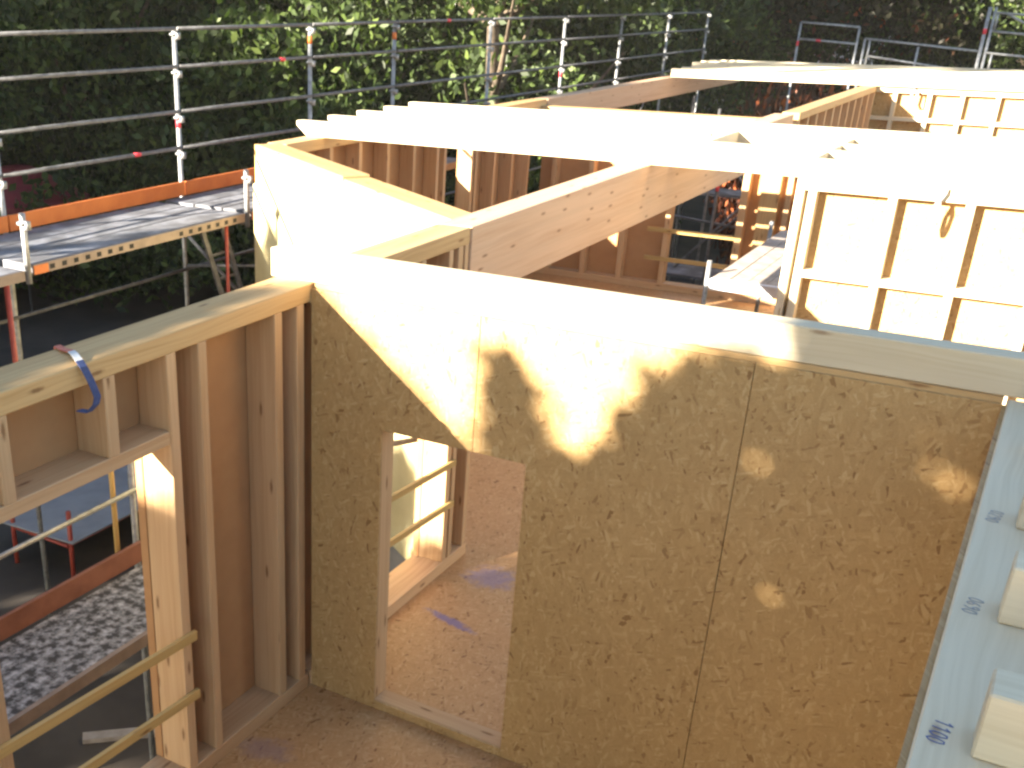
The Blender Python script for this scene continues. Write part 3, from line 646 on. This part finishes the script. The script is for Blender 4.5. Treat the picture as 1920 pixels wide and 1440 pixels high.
# ------------------------------------------------------------------ trees
def leaf_mesh(name, clumps, n_per_m3, size, mat, seed, gaps=(), base=(0, 0, 0)):
    """clumps: (x,y,z,rx,ry,rz,density). Leaf quads spread near the clump surface."""
    rg = np.random.default_rng(seed); P = []
    for (x, y, z, a, b_, c, dn) in clumps:
        n = max(8, int(n_per_m3*dn*(a*b_*c)**(2/3)))
        u = rg.normal(size=(n, 3)); u /= np.linalg.norm(u, axis=1)[:, None]
        r = rg.uniform(.25, 1.0, n)**.55 * (1 + .18*rg.normal(size=n))
        P.append(u*r[:, None]*np.array([a, b_, c]) + np.array([x, y, z]))
    P = np.concatenate(P)
    if gaps:   # small see-through holes in the crown that let single flecks of sun through
        Q = P + np.array(base); x0 = Q[:, 0] - Q[:, 1]/2; z0 = Q[:, 2] + .37*Q[:, 1]; keep = np.ones(len(P), bool)
        for gx, gz, gr in gaps: keep &= ((x0-gx)**2 + (z0-gz)**2 > gr*gr) | (rg.random(len(P)) < .2)
        P = P[keep]
    n = len(P)
    ax = rg.normal(size=(n, 3)); ax[:, 2] *= .6; ax /= np.linalg.norm(ax, axis=1)[:, None]
    t = rg.normal(size=(n, 3)); t -= (t*ax).sum(1)[:, None]*ax; t /= np.linalg.norm(t, axis=1)[:, None]
    bt = np.cross(ax, t); s = size*rg.uniform(.6, 1.4, n)[:, None]
    V = np.empty((n, 4, 3)); V[:, 0] = P - t*s; V[:, 1] = P + bt*s*.5 - t*s*.1 + ax*s*.15; V[:, 2] = P + t*s; V[:, 3] = P - bt*s*.5 - t*s*.1 + ax*s*.15
    me = bpy.data.meshes.new(name); me.vertices.add(n*4); me.vertices.foreach_set('co', V.reshape(-1)); me.loops.add(n*4)
    me.loops.foreach_set('vertex_index', np.arange(n*4)); me.polygons.add(n); me.polygons.foreach_set('loop_start', np.arange(0, n*4, 4))
    me.polygons.foreach_set('loop_total', np.full(n, 4)); me.update(calc_edges=True); me.materials.append(mat); return me
def crown_clumps(seed, z0, z1, rad, n):
    rg = random.Random(seed); out = []
    for i in range(n):
        t = rg.random(); z = z0 + (z1-z0)*t; prof = math.sin(math.pi*min(1, .18+.82*t)**.8)*rad*1.05 + .4
        an = rg.uniform(0, 2*math.pi); rr_ = prof*math.sqrt(rg.uniform(.15, 1)); s = rg.uniform(.55, 1.25)*rad*.23
        out.append((rr_*math.cos(an), rr_*math.sin(an), z, s*1.25, s*1.25, s*.8, rg.uniform(.6, 1.2)))
    return out
def trunk_mesh(name, h, r0, seed, limbs=6, spread=2.5):
    rg = random.Random(seed); mb = MB(); p = Vector((0,0,0)); k = 6
    pts = [Vector((rg.uniform(-.12, .12)*i, rg.uniform(-.12, .12)*i, h*i/k)) for i in range(k+1)]
    for i in range(k): mb.tube(pts[i], pts[i+1], r0*(1-.8*i/k), 9, r0*(1-.8*(i+1)/k), caps=False)
    for j in range(limbs):
        b0 = pts[2+j % 4]; an = 2*math.pi*j/limbs + rg.uniform(-.4, .4); L = spread*rg.uniform(.7, 1.2)
        m_ = b0 + Vector((math.cos(an)*L*.5, math.sin(an)*L*.5, L*.25)); e = b0 + Vector((math.cos(an)*L, math.sin(an)*L, L*.75))
        mb.tube(b0, m_, r0*.4, 7, r0*.25, caps=False); mb.tube(m_, e, r0*.25, 6, r0*.07, caps=False)
    me = bpy.data.meshes.new(name); me.from_pydata([tuple(v) for v in mb.v], [], mb.f); me.materials.append(M_bark)
    for q in me.polygons: q.use_smooth = True
    me.update(); return me
TRUNKS = [trunk_mesh(f'trunk_mesh_{i}', 9, .26, i+1, 7, 3.0) for i in range(2)]
CROWN = {}
for k, (mat, seed, z0, z1, rad, n) in {'green': (M_leaf, 11, 1.6, 13, 4.6, 70), 'green2': (M_leaf2, 12, 1.4, 11, 4.4, 62), 'dark': (M_leafd, 13, 1.2, 14, 4.8, 76), 'copper': (M_leafr, 14, 4.7, 13, 4.6, 60), 'tall': (M_leafd, 15, 4.7, 14, 4.8, 66), 'tallgreen': (M_leaf, 16, 4.5, 13, 4.8, 64)}.items():
    CROWN[k] = leaf_mesh('crown_mesh_'+k, crown_clumps(seed, z0, z1, rad, n), 560, .105, mat, seed)
TG = 'trees around the site'
def tree(kind, loc, label, scale=1.0, rz=0.0, trunk=0, sz=None, group=TG, name='tree'):
    t = thing(name, loc, label, 'tree', group); t.scale = (scale, scale, sz or scale); t.rotation_euler = (0, 0, rz)
    tr = bpy.data.objects.new('trunk', TRUNKS[trunk]); COL.objects.link(tr); tr.parent = t
    c = bpy.data.objects.new('crown', CROWN[kind]); COL.objects.link(c); c.parent = t
    return t
def polar(az, d): a = math.radians(az); return (CAM.x + d*math.sin(a), CAM.y + d*math.cos(a), GZ)
rt = random.Random(5)
front = [(-54, 30, 'green'), (-49.5, 31, 'dark'), (-45.5, 29, 'green2'), (-42, 32, 'dark'), (-38, 30, 'green'), (-34, 29, 'green2'), (-30.5, 30, 'green'), (-27, 33, 'green2'),
         (-22.5, 34, 'dark'), (-18.0, 41, 'tallgreen'), (-12.6, 42, 'copper'), (-11.4, 45, 'tall'), (-2.0, 42, 'green'), (1.5, 44, 'dark'), (6, 45, 'dark')]
fl_lab = ['green tree at the left edge beyond the scaffold', 'dark tree behind the left end of the guard rails', 'yellow green tree over the red tarpaulin', 'dark shaded tree left of the tallest near scaffold post', 'green tree right of the nearest scaffold post',
  'bright yellow green tree between the first scaffold posts', 'green leafy tree behind the third scaffold post', 'yellow green tree behind the middle scaffold bays', 'dark tree with a visible brown limb behind the far scaffold bays',
  'green tree beyond the end of the left scaffold', 'copper leaved tree with orange red leaves above the far joists', 'dark tree behind the far guard frames', 'green tree left of the tall right scaffold post', 'dark tree behind the tall right scaffold post', 'dark tree at the right edge']
for (az, d, kind), lab in zip(front, fl_lab):
    tree(kind, polar(az, d), lab, rt.uniform(.92, 1.1), rt.uniform(0, 6), rt.randrange(2))
for i, az in enumerate(range(-58, 8, 5)):
    if az == -8: continue
    tree(('tall' if -21 < az < -6 else 'dark') if i % 3 else ('tallgreen' if -21 < az < -6 else 'green'), polar(az+rt.uniform(-1, 1), 50 + rt.uniform(-4, 6)), 'dark tree in the back row of the wood behind the site', 1.25, rt.uniform(0, 6), i % 2, group='back row of the wood')
# low shrubs at the foot of the trees
CROWN['shrub'] = leaf_mesh('shrub_mesh', [(rt.uniform(-1.6, 1.6), rt.uniform(-1.2, 1.2), rt.uniform(.3, 2.0), .8, .8, .6, 1) for _ in range(16)], 620, .09, M_leafd, 21)
for i, az in enumerate(range(-55, 6, 3)):
    if -21 < az < -7: continue
    t = tag(bpy.data.objects.new('shrub', CROWN['shrub']), 'low dark shrub at the foot of the trees', 'shrub', 'shrubs below the trees'); COL.objects.link(t)
    p = polar(az+rt.uniform(-1, 1), 26 + max(0, az+30)*.45 + rt.uniform(-1, 3)); t.location = p; s = rt.uniform(.9, 1.4); t.scale = (s*1.3, s, s); t.rotation_euler = (0, 0, rt.uniform(0, 6))
CROWN['copper_shrub'] = leaf_mesh('copper_shrub_mesh', [(rt.uniform(-1.3, 1.3), rt.uniform(-1, 1), rt.uniform(.4, 2.0), .7, .7, .6, 1) for _ in range(14)], 520, .1, leafmat('orange_red_leaves', [(0, (.035,.016,.010)), (.7, (.10,.028,.015)), (1, (.45,.13,.045))]), 23)
for i, (az, d, sc_, lab) in enumerate(((-11.9, 30, 1.85, 'orange red shrub right of the parked car under the far beam'), (-10.2, 33, 1.75, 'smaller orange red shrub beside the larger one'), (-13.2, 72, 1.5, 'wide red shrub across the street behind the parked car'), (-11.2, 74, 1.6, 'long red shrub across the street, farther right'))):
    t = tag(bpy.data.objects.new('red_shrub', CROWN['copper_shrub']), lab, 'shrub', 'red shrubs in the street'); COL.objects.link(t)
    t.location = polar(az, d); t.scale = (sc_*(1.3 if d > 60 else .45), sc_*(1 if d > 60 else .5), sc_); t.rotation_euler = (0, 0, i*1.1)

# trees behind the camera, up the sun's path, that throw the leaf shadows, plus one added sky-dimming canopy
def up(x0, z0, t): return (x0 - t, -2*t, z0 + .74*t)   # a point whose shadow falls on (x0, 0, z0)
def shade_tree(label, blobs, base_uv, t0, seed, size=.07, dens=1900, mat=None, gaps=()):
    bx, by, bz = up(base_uv[0], base_uv[1], t0); base = Vector((bx, by, GZ)); cl = []
    for (x0, z0, r, dn, dt) in blobs:
        p = up(x0, z0, t0+dt); cl.append((p[0]-base.x, p[1]-base.y, p[2]-base.z, r, r*1.2, r, dn))
    t = thing('tree', base, label, 'tree', 'trees behind the camera')
    c = bpy.data.objects.new('crown', leaf_mesh('shade_crown', cl, dens, size, mat or M_leaf, seed, gaps, base)); COL.objects.link(c); c.parent = t
    k = bpy.data.objects.new('trunk', trunk_mesh('shade_trunk', bz-GZ+.5, .2, seed, 7, 2.2)); COL.objects.link(k); k.parent = t
    return t
rb_ = random.Random(9)
def fill(n, x0, x1, z0, z1, r0, r1, dn=1.0):
    return [(rb_.uniform(x0, x1), rb_.uniform(z0, z1), rb_.uniform(r0, r1), dn, rb_.uniform(-.9, .9)) for _ in range(n)]
A = fill(25, 2.75, 6.8, -1.5, 3.3, .5, .75) + fill(46, 1.35, 5.0, -1.8, 1.25, .3, .45, 1.2) + fill(19, 2.6, 4.8, 1.2, 2.9, .35, .5, 1.1)
A += [(x, z, r, 2.3 if r < .15 else 1.4, 0) for (x, z, r) in ((1.25, 1.52, .17), (1.08, 1.62, .09), (1.12, 1.8, .10), (1.10, 2.0, .09), (1.08, 2.17, .06), (1.5, 1.55, .2), (1.7, 1.6, .22), (1.8, 1.8, .2), (1.93, 2.0, .18),
      (2.1, 2.15, .2), (2.2, 1.8, .32), (1.9, 1.4, .32), (2.5, 2.2, .32), (2.55, 1.8, .35), (1.4, 1.25, .3), (2.22, 2.42, .08), (2.45, 2.58, .15), (2.8, 2.6, .28), (2.3, 2.68, .06),
      (1.17, 1.9, .10), (1.2, 1.75, .12), (1.15, 2.08, .08), (1.3, 1.74, .10), (1.45, 1.76, .08), (1.6, 1.8, .08), (1.87, 2.15, .12), (1.78, 1.98, .13), (1.97, 2.3, .10), (2.08, 2.36, .11),
      (1.13, 2.0, .13), (1.18, 1.86, .13), (1.17, 2.13, .07), (1.06, 1.76, .07), (1.05, 1.62, .07), (1.26, 1.7, .12), (1.06, 2.24, .04))]
A += [(x, z, r*2.0, .10, dt) for (x, z, r, dn, dt) in A if r < .25 and x > 1]
A += fill(30, 2.3, 8, 3.2, 9.5, .7, 1.1, .8) + fill(8, 4.0, 4.9, 1.3, 2.1, .3, .4, 1.4)
shade_tree('leafy tree standing behind the camera that shades the partition', A, (4.0, .6), 6.0, 31, gaps=((2.24, 2.54, .09), (2.26, 2.46, .06), (2.71, 2.48, .05), (2.82, 2.53, .055), (2.78, 2.34, .04), (3.01, 2.07, .055), (1.9, 2.05, .04)))
Bb = fill(60, -1.4, 1.15, -2.6, .75, .35, .5, 1.1) + fill(60, -4.8, -1.5, -2.6, .8, .4, .6, 1.1) + fill(45, -.7, 1.25, -.6, .98, .24, .34, 1.3) + fill(30, -.1, .95, -.6, 1.05, .2, .3, 1.5) + [(x*.075, 2.45-.74*x*.075-.15, .11, 1.9, 0) for x in range(0, 13)] + fill(10, -3.0, -1.8, .6, 1.2, .25, .4, 1.1) + fill(10, -4.9, -3.1, .8, 1.9, .35, .5)
shade_tree('wide leafy tree behind the camera to the left of the partition shade', Bb, (-1.5, -.6), 7.5, 32)
Cc = fill(95, -9.6, -5.75, -2.8, 2.9, .5, .75) + fill(7, -5.6, -5.3, 2.3, 3.3, .12, .2, 1.2) + fill(70, -12.5, -8.75, 2.6, 6.0, .4, .6, 1.0)
shade_tree('round leafy tree behind the left scaffold end, out of view', Cc, (-7.7, 0), 8.0, 33)
Dd = fill(130, -20, -10.3, -2.5, 7.0, .9, 1.3)
shade_tree('broad leafy tree farther left behind the camera', Dd, (-15, 1), 9.0, 34, .1, 1100)
Ee = fill(14, -13.5, -9.5, 8.9, 10.6, .3, .55, .9) + fill(16, -9.5, -5, 9.35, 10.8, .3, .5, .8)
Ff = fill(100, -14, 9, 11.4, 17.5, 1.0, 1.6)  # high unseen canopy, added only to cut down the sky light
shade_tree('very tall unseen tree added behind the camera, its high canopy placed to dim the sky', Ff, (7.0, 12), 8.0, 36, .13, 900)
shade_tree('tall leafy tree far behind the camera, dappling the far joists', Ee, (-13.5, 9.5), 9.0, 35)
for i, (x, y, s, k) in enumerate(((-27, -2, 1.2, 'green'), (-32, 1, 1.25, 'dark'), (-38, 5, 1.25, 'green'), (-20, -12, .95, 'dark'), (-30, -8, 1.4, 'dark'), (-40, -4, 1.45, 'green'), (-28, 5, 1.1, 'dark'))):
    tree(k, (x, y, GZ), ('tree left of the site out of view, throwing shade over the edge of the wood'), s, i*1.3, i % 2, group='trees left of the site')
CROWN['high'] = leaf_mesh('high_crown', [(rt.uniform(-2.5, 2.5), rt.uniform(-2.5, 2.5), rt.uniform(6.5, 11), .9, .9, .6, 1) for _ in range(40)], 560, .1, M_leaf2, 22)
tree('high', polar(-25.3, 25), 'tree with a bare brown trunk and leaning limb behind the middle of the guard rails', 1.0, 1.0, 0)

# ------------------------------------------------------------------ thin scattering volume added to stand in for lens glare
HZ = .0004
hm = bpy.data.materials.new('glare_veil_air'); hm.use_nodes = True; hn = hm.node_tree; hn.nodes.remove(hn.nodes['Principled BSDF'])
pv = hn.nodes.new('ShaderNodeVolumePrincipled'); pv.inputs['Color'].default_value = (1, .93, .82, 1); pv.inputs['Density'].default_value = HZ
hn.links.new(pv.outputs[0], hn.nodes['Material Output'].inputs['Volume'])
tag(build('glare_veil', MB().box(-420, 420, -420, 420, GZ-1.6, 24), hm), None, None, kind='stuff')
